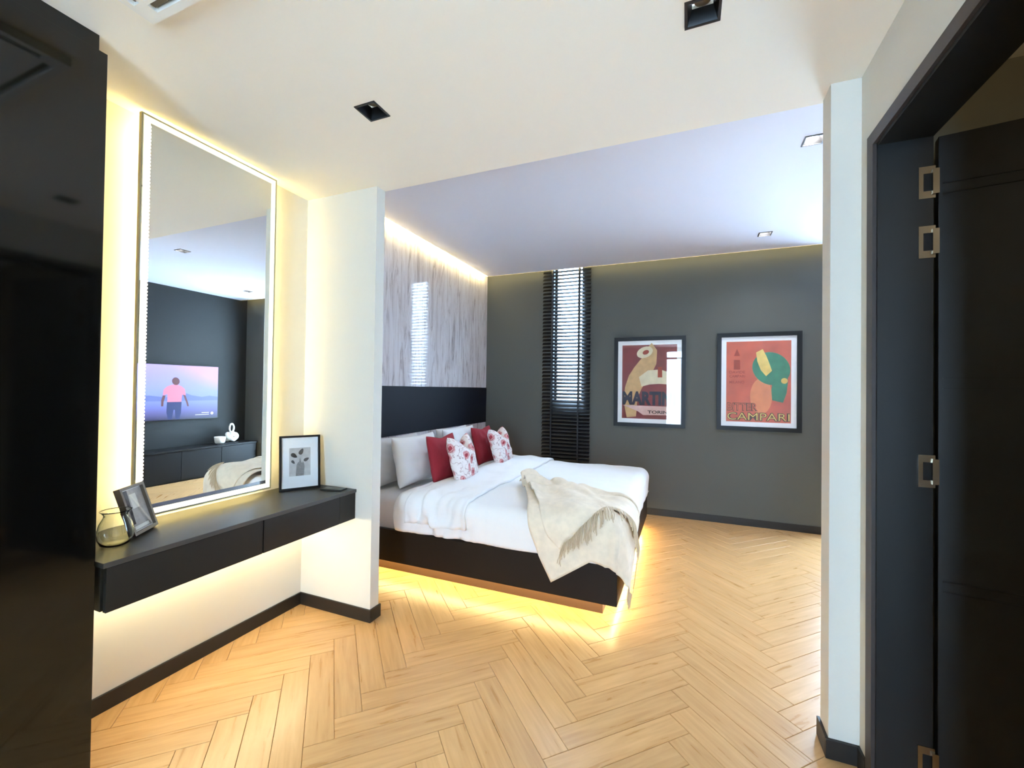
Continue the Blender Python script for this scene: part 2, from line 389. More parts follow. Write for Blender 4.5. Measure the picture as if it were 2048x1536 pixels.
for xx in (-1.660, -1.300):
    for yy in (-.024, .024): box('ladder_tape', (xx-.009, xx+.009, BY+yy-.0008, BY+yy+.0008, .09, 3.34), M_slat, bl)

# glazed balcony door further right in the far wall (hidden from the camera by the white wall end)
w3 = struct(thing('window_3', 'tall glazed door in the grey wall beyond the white wall end', 'window', ((W3[0]+W3[1])/2, YF+.1, W3[2])))
fw = .05; xm = (W3[0]+W3[1])/2
boxes('window_frame', [(W3[0], W3[0]+fw, YF+.08, YF+.13, W3[2], W3[3]), (W3[1]-fw, W3[1], YF+.08, YF+.13, W3[2], W3[3]), (W3[0], W3[1], YF+.08, YF+.13, W3[2], W3[2]+fw),
      (W3[0], W3[1], YF+.08, YF+.13, W3[3]-fw, W3[3]), (xm-.03, xm+.03, YF+.08, YF+.13, W3[2], W3[3])], M_trim, w3)
box('pane', (W3[0]+fw, xm-.03, YF+.103, YF+.107, W3[2]+fw, W3[3]-fw), M_pane, w3)
box('pane', (xm+.03, W3[1]-fw, YF+.103, YF+.107, W3[2]+fw, W3[3]-fw), M_pane, w3)
# window behind the camera
w2 = struct(thing('window_2', 'full height glazed door with white frame', 'window', ((BW[0]+BW[1])/2, YB-.05, BW[2])))
fw = .05; xm = (BW[0]+BW[1])/2
boxes('window_frame', [(BW[0], BW[0]+fw, YB-.08, YB-.02, BW[2], BW[3]), (BW[1]-fw, BW[1], YB-.08, YB-.02, BW[2], BW[3]),
      (BW[0], BW[1], YB-.08, YB-.02, BW[2], BW[2]+fw), (BW[0], BW[1], YB-.08, YB-.02, BW[3]-fw, BW[3]), (BW[0], BW[1], YB-.08, YB-.02, 2.45, 2.50), (xm-.03, xm+.03, YB-.08, YB-.02, BW[2], 2.45)], M_ac, w2)
box('pane', (BW[0]+fw, xm-.03, YB-.052, YB-.048, BW[2]+fw, 2.45), M_pane, w2)
box('pane', (xm+.03, BW[1]-fw, YB-.052, YB-.048, BW[2]+fw, 2.45), M_pane, w2)
box('pane', (BW[0]+fw, BW[1]-fw, YB-.052, YB-.048, 2.50, BW[3]-fw), M_pane, w2)

# ---------------------------------------------------------------- cove lights
c = box('cove_light', (XH+.052, XH+.0595, YP2+.01, YF-.13, C2+.002, C2+.024), M_ledc)
setp(c, 'warm LED strip in the ceiling slot above the marble headboard wall', 'light strip')
c = box('cove_light', (XH+.07, XTV-.02, YF-.1195, YF-.112, C2+.002, C2+.024), M_ledcf)
setp(c, 'warm LED strip in the ceiling slot above the grey poster wall', 'light strip')

# ---------------------------------------------------------------- downlights
DLAB = ['unlit square black downlight in the cream ceiling nearest the mirror', 'unlit square black downlight cut by the top edge of the photo',
        'lit square downlight beside the white wall end on the right', 'lit square downlight above the right poster',
        'lit square downlight by the television wall, seen in the mirror at right', 'lit square downlight above the near end of the television console']
for d, lab in zip(DL, DLAB):
    x, y, zc, on = d
    t = thing('recessed_downlight', lab, 'downlight', (x, y, zc), group='square ceiling downlights')
    a, h, k = .058, H-.001, .034
    boxes('trim', [(x-a, x-h, y-a, y+a, zc-.004, zc), (x+h, x+a, y-a, y+a, zc-.004, zc), (x-h, x+h, y-a, y-h, zc-.004, zc), (x-h, x+h, y+h, y+a, zc-.004, zc)], M_trim, t)
    V = [(x+sx*h, y+sy*h, zc-.002) for sx, sy in ((-1, -1), (1, -1), (1, 1), (-1, 1))]+[(x+sx*k, y+sy*k, zc+.045) for sx, sy in ((-1, -1), (1, -1), (1, 1), (-1, 1))]
    V += [(v[0], v[1], zc+.075) for v in V[:4]]
    mesh('recess', V, [(0, 1, 5, 4), (1, 2, 6, 5), (2, 3, 7, 6), (3, 0, 4, 7), (8, 9, 10, 11)], M_trim, t)
    V, Fc = lathe([(.0005, -.004), (.018, -.003), (.028, 0), (.030, .004)], 20)
    mesh('lens', [(v[0]+x, v[1]+y, v[2]+zc+.040) for v in V], Fc+[tuple(range(20))], M_lenson if on else M_lens, t, smooth=True)

# ---------------------------------------------------------------- air conditioner cassette
x0, x1, y0, y1 = AC
t = thing('ceiling_cassette', 'white ceiling air conditioner cassette at the top left edge', 'air conditioner', ((x0+x1)/2, (y0+y1)/2, C1))
boxes('panel', [(*r, C1-.035, C1+.002) for r in holes_boxes(x0, x1, y0, y1, [(x0+.07, x1-.07, y1-.055, y1-.025), (x0+.07, x1-.07, y0+.025, y0+.055), (x0+.025, x0+.055, y0+.07, y1-.07), (x1-.055, x1-.025, y0+.07, y1-.07), (x0+.17, x1-.17, y0+.17, y1-.17)])], M_ac, t)
for b_ in ((x0+.07, x1-.07, y1-.052, y1-.032), (x0+.07, x1-.07, y0+.032, y0+.052), (x0+.032, x0+.052, y0+.07, y1-.07), (x1-.052, x1-.032, y0+.07, y1-.07)):
    box('air_flap', (*b_, C1-.024, C1-.018), M_acd, t)
for k in range(20):
    yy = y0+.175+k*(y1-y0-.35)/19
    box('grille_bar', (x0+.17, x1-.17, yy-.004, yy+.004, C1-.022, C1-.012), M_ac, t)
box('filter', (x0+.17, x1-.17, y0+.17, y1-.17, C1-.004, C1+.002), M_acd, t)

# ---------------------------------------------------------------- doorway on the right
Y0, Y1, Z1 = DOOR[0], DOOR[1], DOOR[3]
XC, XI = XR-.012, .815
d1 = struct(thing('door_1', 'black door standing open in a dark brown frame on the right', 'door', (XR, Y1, 0)))
boxes('casing', [(XC, XR, Y1, Y1+.055, 0, Z1+.05), (XC, XR, Y0-.05, Y0, 0, Z1+.05), (XC, XR, Y0, Y1, Z1, Z1+.05)], M_casing, d1)
box('jamb', (XR, XI, Y1-.012, Y1, 0, Z1), M_door, d1); box('jamb', (XR, XI, Y0, Y0+.012, 0, Z1), M_door, d1)
box('head_jamb', (XR, XI, Y0, Y1, Z1-.012, Z1), M_door, d1)
ang = math.radians(-9.9)
leaf = box('door_leaf', (0, .84, 0, .04, .01, Z1-.015), M_door, d1, local=True, bevel=.002)
leaf.location = (XI+.015-XR, -.008, 0); leaf.rotation_euler = (0, 0, ang)
for zz in (.80, 1.52, 2.22):
    o = boxes('groove_strip', [(.012, .83, -.0025, 0, zz, zz+.004), (.012, .83, -.0025, 0, zz+.036, zz+.04)], M_trim, leaf, local=True)
for zz in (2.266, 2.050, 1.225, .188):
    o = boxes('hinge', [(r[0], r[1], Y1-.0165, Y1-.012, r[2], r[3]) for r in holes_boxes(.772, XI+.004, zz-.058, zz+.058, [(.785, XI-.004, zz-.032, zz+.032)])]
              + [(XI-.006, XI+.012, Y1-.024, Y1-.010, zz-.045, zz+.045)], M_steel, d1); o['label'] = 'steel concealed hinge plate'
    box('hinge_cup', (.785, XI-.004, Y1-.0125, Y1-.0118, zz-.032, zz+.032), M_hole, o)
# the small room behind that door
struct(box('wall_side_room_back', (XI+.6, XTV, YJ-.02, YJ, 0, 2.74), M_olive))
struct(box('wall_side_room_back', (.80, XI+.6, YJ-.02, YJ, 0, 2.74), M_olive))
struct(box('wall_side_room_right', (XTV, XTV+T, -.9, YJ, 0, 2.8), M_white))
struct(box('wall_side_room_near', (.80, XTV, -1.0, -.9, 0, 2.8), M_white))
struct(box('ceiling', (.80, XTV+T, -1.0, YJ, 2.74, 2.8), M_ceil))

t = thing('flush_ceiling_lamp', 'round white ceiling lamp in the side room behind the open door', 'lamp', (1.9, .55, 2.74))  # unseen light, added only to brighten the side room
V, Fc = lathe([(.001, -.05), (.12, -.045), (.15, -.02), (.15, 0)], 28); mesh('shade', [(v[0]+1.9, v[1]+.55, v[2]+2.74) for v in V], Fc, emat('side room lamp', (1, .88, .66), 9.0), t, smooth=True)
V, Fc = lathe([(.152, -.018), (.158, -.018), (.158, 0)], 28); mesh('rim', [(v[0]+1.9, v[1]+.55, v[2]+2.74) for v in V], Fc, M_ac, t)

# ---------------------------------------------------------------- tall gloss cabinet on the left
t = thing('tall_cabinet', 'tall gloss black wardrobe at the left edge', 'wardrobe', (-2.24, .40, 0))
box('body', (XL+.024, -2.042, -1.6, .885, .06, 2.74), M_gloss, t)
box('plinth', (XL+.024, -2.07, -1.6, .875, 0, .06), M_trim, t)
box('top_filler', (XL+.024, -2.040, -1.6, .868, 2.74, C1), M_gloss, t)
for k in range(4): box('door', (-2.040, -2.02, .885-(k+1)*.62+.003, .885-k*.62-(.003 if k else 0), .062, 2.733), M_gloss, t, bevel=.001)

# ---------------------------------------------------------------- floating dressing console
DX, DZ0, DZ1, DY0 = -1.995, .645, .835, .895
t = thing('floating_console', 'long black floating dressing console under the lit mirror', 'console', ((XL+DX)/2, (DY0+YP)/2, DZ0))
box('body', (XL, DX-.022, DY0+.005, YP-.002, DZ0+.004, DZ1-.02), M_lam, t)
box('top', (XL, DX+.006, DY0, YP-.001, DZ1-.02, DZ1), mat('satin black top', (40, 39, 35), .40, spec=.9), t, bevel=.0015)
for a, b_ in ((DY0+.012, 1.542), (1.547, 2.06), (2.064, YP-.004)):
    box('drawer_front', (DX-.020, DX, a, b_, DZ0, DZ1-.0225), M_lam, t, bevel=.0012)
box('led_strip', (XL+.10, XL+.112, DY0+.03, YP-.03, DZ0-.006, DZ0+.004), M_ledd, t)

# ---------------------------------------------------------------- mirror with light strips
MX, MY0, MY1, MZ0, MZ1 = -2.370, 1.168, 1.879, .870, 2.778
t = thing('illuminated_mirror', 'tall wall mirror framed by warm LED strips above the console', 'mirror', (MX, (MY0+MY1)/2, MZ0))
dp = .018
def ring(y0, y1, z0, z1, w, xa, xb):
    return [(xa, xb, y0, y0+w, z0, z1), (xa, xb, y1-w, y1, z0, z1), (xa, xb, y0+w, y1-w, z0, z0+w), (xa, xb, y0+w, y1-w, z1-w, z1)]
M_mframe = mat('bronze mirror edge', (176, 170, 136), .5)
boxes('frame', ring(MY0, MY1, MZ0, MZ1, .006, MX-dp, MX+.001), M_mframe, t)
box('glass', (MX-dp, MX, MY0+.006, MY1-.006, MZ0+.006, MZ1-.006), M_mirror, t)
for b_ in ring(MY0+.010, MY1-.010, MZ0+.010, MZ1-.010, .026, MX, MX+.0015): box('led_strip', b_, M_ledf, t)
V, Fc = [], []
zz = MZ0+.045
while zz < MZ1-.045:
    k = len(V); V += bverts(MX, MX+.003, MY0+.031, MY0+.0385, zz, zz+.009); Fc += [tuple(i+k for i in q) for q in BF]; zz += .0167
o = mesh('led_beads', V, Fc, M_leddot, t); o['kind'] = 'stuff'
box('backing_box', (XL, MX-dp-.001, MY0+.10, MY1-.10, MZ0+.10, MZ1-.10), M_ac, t)
xb = MX-dp-.001
for b_ in ring(MY0+.030, MY1-.030, MZ0+.030, MZ1-.030, .012, xb-.008, xb): box('back_led_strip', b_, M_ledb, t)

# ---------------------------------------------------------------- picture frames on the console
def photo_frame(name, label, BL, yaw, lean, w, h, bar, fm, art):
    up = Vector((-math.sin(yaw)*math.sin(lean), math.cos(yaw)*math.sin(lean), math.cos(lean))); bx = Vector((math.cos(yaw), math.sin(yaw), 0)); by = up.cross(bx)
    R = Matrix((bx, by, up)).transposed()
    t = thing(name, label, 'picture frame', BL, R.to_euler())
    b = [(0, bar, -.012, .012, 0, h), (w-bar, w, -.012, .012, 0, h), (bar, w-bar, -.012, .012, 0, bar), (bar, w-bar, -.012, .012, h-bar, h)]
    boxes('frame', b, fm, t, local=True)
    box('mount_board', (bar, w-bar, .002, .008, bar, h-bar), M_mount, t, local=True)
    inv = Matrix.Identity(4)
    to = lambda x, y, d: wm(t) @ Vector((x, .002-d, y))
    art(t, to, w, h)
    box('glass', (bar, w-bar, -.006, -.004, bar, h-bar), M_glass, t, local=True)
    box('easel_leg', (w/2-.02, w/2+.02, .012, .016, .02, h*.7), M_frame, t, local=True)
    return t
M_paper = mat('grey photo paper', (196, 194, 192), .8, var=.12, vscale=30)
M_leaf = mat('dark leaf print', (58, 58, 58), .8, var=.3, vscale=200)
M_stem = mat('grey stem print', (128, 127, 126), .8, var=.25, vscale=90)
def art_leaf(t, to, w, h):
    px0, px1, py0, py1 = w*.24, w*.76, h*.25, h*.77
    polys('print', [[(px0, py0), (px1, py0), (px1, py1), (px0, py1)]], M_paper, t, .001, to)
    q = lambda u, v: (px0+u*(px1-px0), py0+v*(py1-py0))
    W_, H_ = px1-px0, py1-py0
    polys('stems_print', [[q(.30, 0), q(.68, 0), q(.72, .35), q(.64, .52), q(.60, .45), q(.55, .5), q(.50, .66), q(.46, .5), q(.40, .48), q(.34, .38)]], M_stem, t, .0015, to)
    for u, v, a, s in ((.22, .73, -.65, .17), (.56, .86, 1.1, .17), (.18, .50, -.9, .11), (.80, .57, .5, .14)):
        c = q(u, v); e = ellipse(0, 0, s*W_, s*W_*.56, 0, 16)
        e = [(x, y*(1-.35*x/(s*W_))) for x, y in e]
        polys('leaf_print', [[(c[0]+x*math.cos(a)-y*math.sin(a), c[1]+x*math.sin(a)+y*math.cos(a)) for x, y in e]], M_leaf, t, .002, to)
photo_frame('picture_frame', 'upright black frame with a grey leaf print standing right of the mirror', (-2.369, 1.935, DZ1+.0015), .987, .12, .240, .345, .013, M_frame, art_leaf)
M_ph1 = mat('pale photo patch', (240, 236, 226), .6); M_ph2 = mat('grey photo patch', (186, 178, 170), .6, var=.1, vscale=40); M_ph3 = mat('dark photo patch', (52, 40, 42), .6)
def art_photo(t, to, w, h):
    a, b_ = .016, w-.016; c, d = .016, h-.016
    polys('print', [[(a, c), (b_, c), (b_, d), (a, d)]], M_ph2, t, .001, to)
    polys('print_dark_patch', [[(a, c+.03), (a+.035, c+.03), (a+.045, d), (a, d)]], M_ph3, t, .0014, to)
    polys('print_light_patch', [[(a+.05, h*.52), (b_-.045, h*.52), (b_-.045, d-.022), (a+.05, d-.022)]], M_ph1, t, .0014, to)
    polys('print_light_patch', [[(a+.02, c+.006), (b_-.02, c+.006), (b_-.02, c+.02), (a+.02, c+.02)]], M_ph1, t, .0014, to)
photo_frame('picture_frame', 'tilted small silver brown photo frame behind the clear glass vase', (-2.203, 1.090, DZ1+.005), 2.20, .31, .172, .215, .013, mat('silver brown frame', (142, 130, 118), .45), art_photo)

# ---------------------------------------------------------------- glass vase, celadon bottle, flat black device
prof = [(.001, .0), (.036, .0), (.048, .006), (.058, .03), (.060, .055), (.052, .09), (.040, .115), (.038, .125), (.048, .138), (.052, .142),
        (.050, .142), (.046, .137), (.035, .125), (.037, .114), (.049, .089), (.057, .055), (.055, .031), (.046, .010), (.034, .006), (.001, .006)]
V, Fc = lathe(prof, 40)
o = mesh('glass_vase', [(v[0]-2.185, v[1]+1.020, v[2]+DZ1+.0005) for v in V], Fc, M_vase, smooth=True); setp(o, 'clear rounded glass vase standing on the console near the wardrobe', 'vase')
M_celadon = mat('celadon glaze', (196, 214, 196), .25, var=.1, vscale=30)
V, Fc = lathe([(.001, 0), (.026, 0), (.032, .01), (.034, .06), (.026, .10), (.013, .13), (.012, .16), (.016, .168), (.001, .168)], 24)
o = mesh('celadon_bottle', [(v[0]-2.385, v[1]+.985, v[2]+DZ1+.0005) for v in V], Fc, M_celadon, smooth=True); setp(o, 'pale green bottle half hidden by the wardrobe edge', 'bottle')
t = thing('flat_device', 'thin flat black device lying on the console corner beside the leaf print', 'device', (-2.105, 2.120, DZ1), (0, 0, math.radians(12)))
box('body', (-.075, .075, -.036, .036, .0003, .010), M_trim, t, local=True, bevel=.003)
box('screen', (-.068, .068, -.031, .031, .010, .0106), M_gloss, t, local=True)

# ---------------------------------------------------------------- bed
BXF, BYN, BYF_, BZ0, BZ1 = -.403, 2.775, 4.945, .125, .375
bed = thing('bed', 'dark espresso platform bed with warm light glowing underneath', 'bed', (-1.5, 3.86, 0))
rt = .035
box('side_rail', (XH, BXF, BYN, BYN+rt, BZ0, BZ1), M_bed, bed, bevel=.003)
box('side_rail', (XH, BXF, BYF_-rt, BYF_, BZ0, BZ1), M_bed, bed, bevel=.003)
box('foot_rail', (BXF-rt, BXF, BYN+rt, BYF_-rt, BZ0, BZ1), M_bed, bed, bevel=.003)
box('platform', (XH, BXF-rt, BYN+rt, BYF_-rt, BZ0+.001, .30), M_bed, bed)
box('plinth', (XH, -.515, 2.908, BYF_-.13, 0, BZ0), M_plinth, bed)
ly, lx = BYN+.075, BXF-.055
for b_ in ((XH+.02, lx, ly, ly+.012, BZ0-.008, BZ0), (lx, lx+.012, ly, BYF_-.075, BZ0-.008, BZ0), (XH+.02, lx, BYF_-.087, BYF_-.075, BZ0-.008, BZ0)):
    box('led_strip', b_, M_ledbed, bed)
def softbox(name, b, m, r, parent=None):
    o = box(name, b, m, parent); bm = bmesh.new(); bm.from_mesh(o.data)
    bmesh.ops.bevel(bm, geom=bm.edges[:], offset=r, segments=4, affect='EDGES', profile=.5); bm.to_mesh(o.data); bm.free()
    o.data.polygons.foreach_set('use_smooth', [True]*len(o.data.polygons)); return o
o = softbox('mattress', (XH+.01, BXF-.06, BYN+.05, BYF_-.05, .301, .615), M_sheet, .05); setp(o, 'thick mattress in a grey white sheet on the platform bed', 'mattress')

R_, ZT, YN, YFA, XF = .10, .66, 2.745, 4.975, -.385
def drape(fx, fy, off=0.0, dmax=9):
    """flat cloth point -> point on the covered bed (top, rounded edge, hanging side)"""
    cx, cy = min(fx, XF-R_), min(max(fy, YN+R_), YFA-R_)
    dx, dy = fx-cx, fy-cy; d = math.hypot(dx, dy)
    if d < 1e-9: return Vector((fx, fy, ZT+off)), Vector((0, 0, 1))
    nx, ny = dx/d, dy/d; q = R_*PI/2; ro = R_+off; d = min(d, dmax)
    if d < q:
        a = d/R_; return Vector((cx+nx*ro*math.sin(a), cy+ny*ro*math.sin(a), ZT-R_+ro*math.cos(a))), Vector((nx*math.sin(a), ny*math.sin(a), math.cos(a)))
    return Vector((cx+nx*ro, cy+ny*ro, ZT-R_-(d-q))), Vector((nx, ny, 0))
def nz(x, y, s, seed=0): return noise.noise(Vector((x*s, y*s, seed)))
def duvet_pt(u, v):
    fx = -2.10+u*(2.10+XF+.225); fy = 2.520+v*(5.20-2.520)
    if u == 0: fx += .02*nz(fy, 0, 3, 5)
    p, nn = drape(fx, fy, 0, .335+.02*nz(fx+fy, fy-fx, 2.2, 9))
    k = .016*nz(fx, fy, 2.2, 1)+.009*nz(fx, fy, 6, 2)
    hang = max(0, YN+R_-fy)+max(0, fy-(YFA-R_))+max(0, fx-(XF-R_))
    k += min(1, hang/.25)*.012*math.sin(fx*9+3*nz(fx, fy, 1.5, 4))*(1 if fy < 3 else .5)
    near = max(0, 1-math.hypot(fx+1.78, fy-2.66)/.6)         # creases fanning out under the pillows
    k += near*(.024*math.sin(21*(fx+.35*fy)+5*nz(fx, fy, 3, 3))+.075*(abs(nz(fx*1.6, fy*.7, 7, 6))-.15))
    p = p+nn*k
    p.z += .006*math.exp(-((fx+1.9)/.35)**2)*(1 if 2.9 < fy < 4.9 else .3)
    return p
V, Fc = grid(120, 130, duvet_pt)
du = mesh('duvet', V, Fc, M_cotton, smooth=True); setp(du, 'white duvet spread over the bed with its top edge turned back', 'duvet'); solid(du, .022)
def fold_pt(u, v):
    fx = -1.98+u*.50+.012*nz(v*3, 0, 2, 8); fy = 2.60+v*(5.12-2.60)
    p, nn = drape(fx, fy, 0, .335)
    k = .016*nz(fx, fy, 2.2, 1)+.009*nz(fx, fy, 6, 2)+.028-.008*max(0, (u-.9)/.1)+.006*math.sin(fx*22+fy*3)
    near = max(0, 1-math.hypot(fx+1.78, fy-2.66)/.6); k += near*(.024*math.sin(21*(fx+.35*fy)+5*nz(fx, fy, 3, 3))+.075*(abs(nz(fx*1.6, fy*.7, 7, 6))-.15))
    p = p+nn*k; p.z += .006*math.exp(-((fx+1.9)/.35)**2)*(1 if 2.9 < fy < 4.9 else .3)
    return p
V, Fc = grid(36, 100, fold_pt); o = mesh('turned_back_edge', V, Fc, M_cotton, du, smooth=True); solid(o, .022)

# ---------------------------------------------------------------- pillows and cushions
def pillow(name, label, cat, BL, yaw, lean, w, h, th, m, group, notch=0, seed=0, sag=.0):
    N = 25
    def side(s):
        def f(i, j):
            u, v = 2*i-1, 2*j-1
            e = max(0, (1-u**4)*(1-v**4)); t = th/2*e**.55
            x = w/2*u*(1-.075*(1-v*v)); z = h/2*v*(1-.075*(1-u*u))+h/2
            nt = math.exp(-(u/.42)**2)*max(0, (v+1)/2)**2.2*notch; z -= nt; t *= 1+nt*2
            t += .022*e*nz(u+seed, v, 1.8, seed)+.010*e*nz(u, v+seed, 4.5, seed+3)
            x += sag*v*v*.3*h
            return (x, s*t-.02*nt*10, z)
        return f
    V, Fc = grid(N, N, side(-1)); V2, F2 = grid(N, N, side(1)); k = len(V)
    mp = {}
    for j in range(N):
        for i in range(N):
            a = j*N+i; mp[a+k] = a if i in (0, N-1) or j in (0, N-1) else a+k
    V = V+V2; Fc = Fc+[tuple(mp[i+k] for i in reversed(q)) for q in F2]
    up = Vector((-math.sin(yaw)*math.sin(lean), math.cos(yaw)*math.sin(lean), math.cos(lean))); bx = Vector((math.cos(yaw), math.sin(yaw), 0)); by = up.cross(bx)
    o = mesh(name, V, Fc, m, smooth=True)
    bm = bmesh.new(); bm.from_mesh(o.data); bmesh.ops.delete(bm, geom=[v for v in bm.verts if not v.link_faces], context='VERTS')
    bmesh.ops.recalc_face_normals(bm, faces=bm.faces[:]); bm.to_mesh(o.data); bm.free()
    o.location = Vector(BL)+bx*w/2; o.rotation_euler = Matrix((bx, by, up)).transposed().to_euler()
    subsurf(o, 1)
    return setp(o, label, cat, group)
G = 'pillows and cushions at the head of the bed'
ZP = .645
pillow('bed_pillow', 'greyish white pillow against the wall nearest the white partition', 'pillow', (-2.46, 2.95, .625), 1.57, .14, .68, .44, .13, M_sheet, G, seed=1)
pillow('bed_pillow', 'white pillow leaning in front of the grey white one, left of the near red cushion', 'pillow', (-2.24, 2.98, ZP-.01), 1.57, .22, .66, .45, .17, M_cotton, G, seed=2)
pillow('bed_pillow', 'white pillow at the far side, against the wall, behind the far red cushion', 'pillow', (-2.47, 3.98, .625), 1.57, .14, .70, .44, .13, M_cotton, G, seed=3)
pillow('bed_pillow', 'white pillow showing between the two red cushions', 'pillow', (-2.28, 3.84, ZP), 1.57, .20, .70, .44, .14, M_cotton, G, seed=4)
pillow('red_cushion', 'plain crimson cushion nearer the camera, behind the near floral cushion', 'cushion', (-2.06, 3.225, ZP), 1.50, .22, .43, .44, .11, M_red, G, notch=.02, seed=5)
pillow('red_cushion', 'plain crimson cushion on the far side, behind the far floral cushion', 'cushion', (-2.12, 4.22, ZP), 1.50, .26, .43, .44, .11, M_red, G, notch=.02, seed=6)
pillow('floral_cushion', 'red floral print cushion nearer the camera with a dented top', 'cushion', (-1.83, 3.27, ZP-.005), 1.68, .28, .46, .45, .15, M_floral, G, notch=.14, seed=7)
pillow('floral_cushion', 'red floral print cushion on the far side near the blind', 'cushion', (-1.89, 4.25, ZP-.005), 1.64, .30, .46, .44, .15, M_floral, G, notch=.13, seed=8)

# ---------------------------------------------------------------- throw blanket over the foot corner
def pl(P):
    P = [Vector((*q, 0)) for q in P]; L = [0]
    for a, b_ in zip(P, P[1:]): L.append(L[-1]+(b_-a).length)
    def f(t):
        s = t*L[-1]
        for i in range(len(P)-1):
            if s <= L[i+1] or i == len(P)-2:
                return P[i].lerp(P[i+1], (s-L[i])/max(1e-9, L[i+1]-L[i]))
    return f
def coons(top, right, bottom, left):
    T_, Rr, Bb, Ll = pl(top), pl(right), pl(bottom), pl(left)
    p00, p10, p01, p11 = T_(0), T_(1), Bb(0), Bb(1)
    return lambda u, v: T_(u)*(1-v)+Bb(u)*v+Ll(v)*(1-u)+Rr(v)*u-(p00*(1-u)*(1-v)+p10*u*(1-v)+p01*(1-u)*v+p11*u*v)
TOP = [(-1.357, 3.497), (-1.319, 3.676), (-1.20, 3.60), (-1.066, 3.508), (-.885, 3.454), (-.631, 3.425), (-.465, 3.30)]
RIGHT = [(-.465, 3.30), (-.37, 3.22), (-.20, 3.27), (-.07, 3.30), (0, 3.2), (.06, 3.10), (.103, 2.99)]
BOT = [(-.816, 2.368), (-.681, 2.458), (-.553, 2.544), (-.449, 2.520), (-.24, 2.56), (-.06, 2.68), (.103, 2.99)]
LEFT = [(-1.357, 3.497), (-1.155, 3.141), (-.977, 2.704), (-.902, 2.528), (-.816, 2.368)]
low = coons(TOP, RIGHT, BOT, LEFT)
def bunch(f, v): return max(0, 1-math.hypot(f.x+1.25, f.y-3.42)/.55)
def low_pt(u, v):
    f = low(u, v); k = .034
    k += .008*math.sin(u*16+2*v)*(1-v*.4)+.030*math.exp(-((u-.47)/.035)**2)*v+.018*math.sin(u*9+.6)*max(0, v-.5)
    k += bunch(f, v)*.02*(1+math.sin(26*(f.y-.4*f.x)))
    p, nn = drape(f.x, f.y, k); return p+nn*.004*nz(f.x, f.y, 9, 2)
V, Fc = grid(70, 70, low_pt)
th = mesh('throw_blanket', V, Fc, M_throw, smooth=True); setp(th, 'beige fringed throw draped over the near foot corner of the bed', 'blanket'); solid(th, .006)
ARC = [(-.75, 2.585), (-.723, 2.648), (-.632, 2.721), (-.566, 2.767), (-.463, 2.874), (-.40, 2.93), (-.30, 3.05), (-.13, 3.24)]
LEFT2 = [(-1.34, 3.49), (-1.13, 3.16), (-.93, 2.80), (-.84, 2.66), (-.75, 2.585)]
RIGHT2 = [(-.465, 3.29), (-.37, 3.22), (-.25, 3.24), (-.13, 3.24)]
upp = coons(TOP, RIGHT2, ARC, LEFT2)
def upp_k(f, u, v):
    k = .056+.020*math.sin(u*13+5*v)*(1-v*.5)+.012*math.sin(30*(u*.6-v*.3))*(1-v)
    k += bunch(f, v)*.035*(1+math.sin(30*(f.y-.5*f.x)+2))+.012*math.exp(-((u-.48-.2*(1-v))/.04)**2)
    return k
def upp_pt(u, v):
    f = upp(u, v); p, nn = drape(f.x, f.y, upp_k(f, u, v)); return p+nn*.005*nz(f.x, f.y, 9, 5)
V, Fc = grid(70, 50, upp_pt); o = mesh('folded_layer', V, Fc, M_throw, th, smooth=True); solid(o, .006)
V, Fc = [], []
def strand(f0, dirv, ln, k):
    global V, Fc
    path = []
    for i in range(5):
        s = i/4; q = Vector(f0)+Vector(dirv)*ln*s+Vector((random.uniform(-1, 1), random.uniform(-1, 1)))*.004*s
        p, nn = drape(q.x, q.y, k-.006*s); path.append(p)
    v, f = tube(path, .0022, 4); b0 = len(V); V += v; Fc += [tuple(i+b0 for i in q) for q in f]
A = pl(ARC)
for i in range(120):
    t_ = i/119; f = A(t_)
    ang = math.radians(-95+85*t_**1.6)+random.uniform(-.25, .25)
    strand((f.x, f.y), (math.cos(ang), math.sin(ang)), random.uniform(.07, .10), .074)
E_ = pl([(-.02, 2.76), (.103, 2.99)])
for i in range(22):
    f = E_(i/21); strand((f.x, f.y), (.75+random.uniform(-.1, .1), -.5), random.uniform(.08, .12), .050)
E_ = pl([(-.13, 3.24), (-.05, 3.31), (.06, 3.10), (.103, 2.99)])
for i in range(40):
    f = E_(i/39); strand((f.x, f.y), (.8, .25+random.uniform(-.3, .3)), random.uniform(.03, .05), .056)
o = mesh('fringe', V, Fc, M_fringe, th); o['kind'] = 'stuff'

# ---------------------------------------------------------------- posters on the grey wall
def poster(label, x0, x1, z0, z1, ground, art):
    t = thing('framed_poster', label, 'poster', ((x0+x1)/2, YF, z0), group='framed posters on the grey wall')
    bar, mt = .046, .052; ya, yb = YF-.032, YF
    boxes('frame', [(x0, x0+bar, ya, yb, z0, z1), (x1-bar, x1, ya, yb, z0, z1), (x0+bar, x1-bar, ya, yb, z0, z0+bar), (x0+bar, x1-bar, ya, yb, z1-bar, z1)], M_frame, t)
    box('mount_board', (x0+bar, x1-bar, YF-.010, YF-.004, z0+bar, z1-bar), M_mount, t)
    a, b_, c, d = x0+bar+mt, x1-bar-mt, z0+bar+mt, z1-bar-mt
    to = lambda u, v, k: Vector((a+u*(b_-a), YF-.011-k, c+v*(d-c)))
    polys('print', [[(0, 0), (1, 0), (1, 1), (0, 1)]], ground, t, 0, to)
    art(t, to)
    box('glass', (x0+bar, x1-bar, YF-.022, YF-.020, z0+bar, z1-bar), M_glass, t)
P_mar = mat('maroon print', (126, 52, 56), .8, var=.12, vscale=12); P_tan = mat('tan print', (206, 168, 118), .8, var=.12, vscale=15); P_crm = mat('cream print', (224, 212, 180), .8, var=.08, vscale=15)
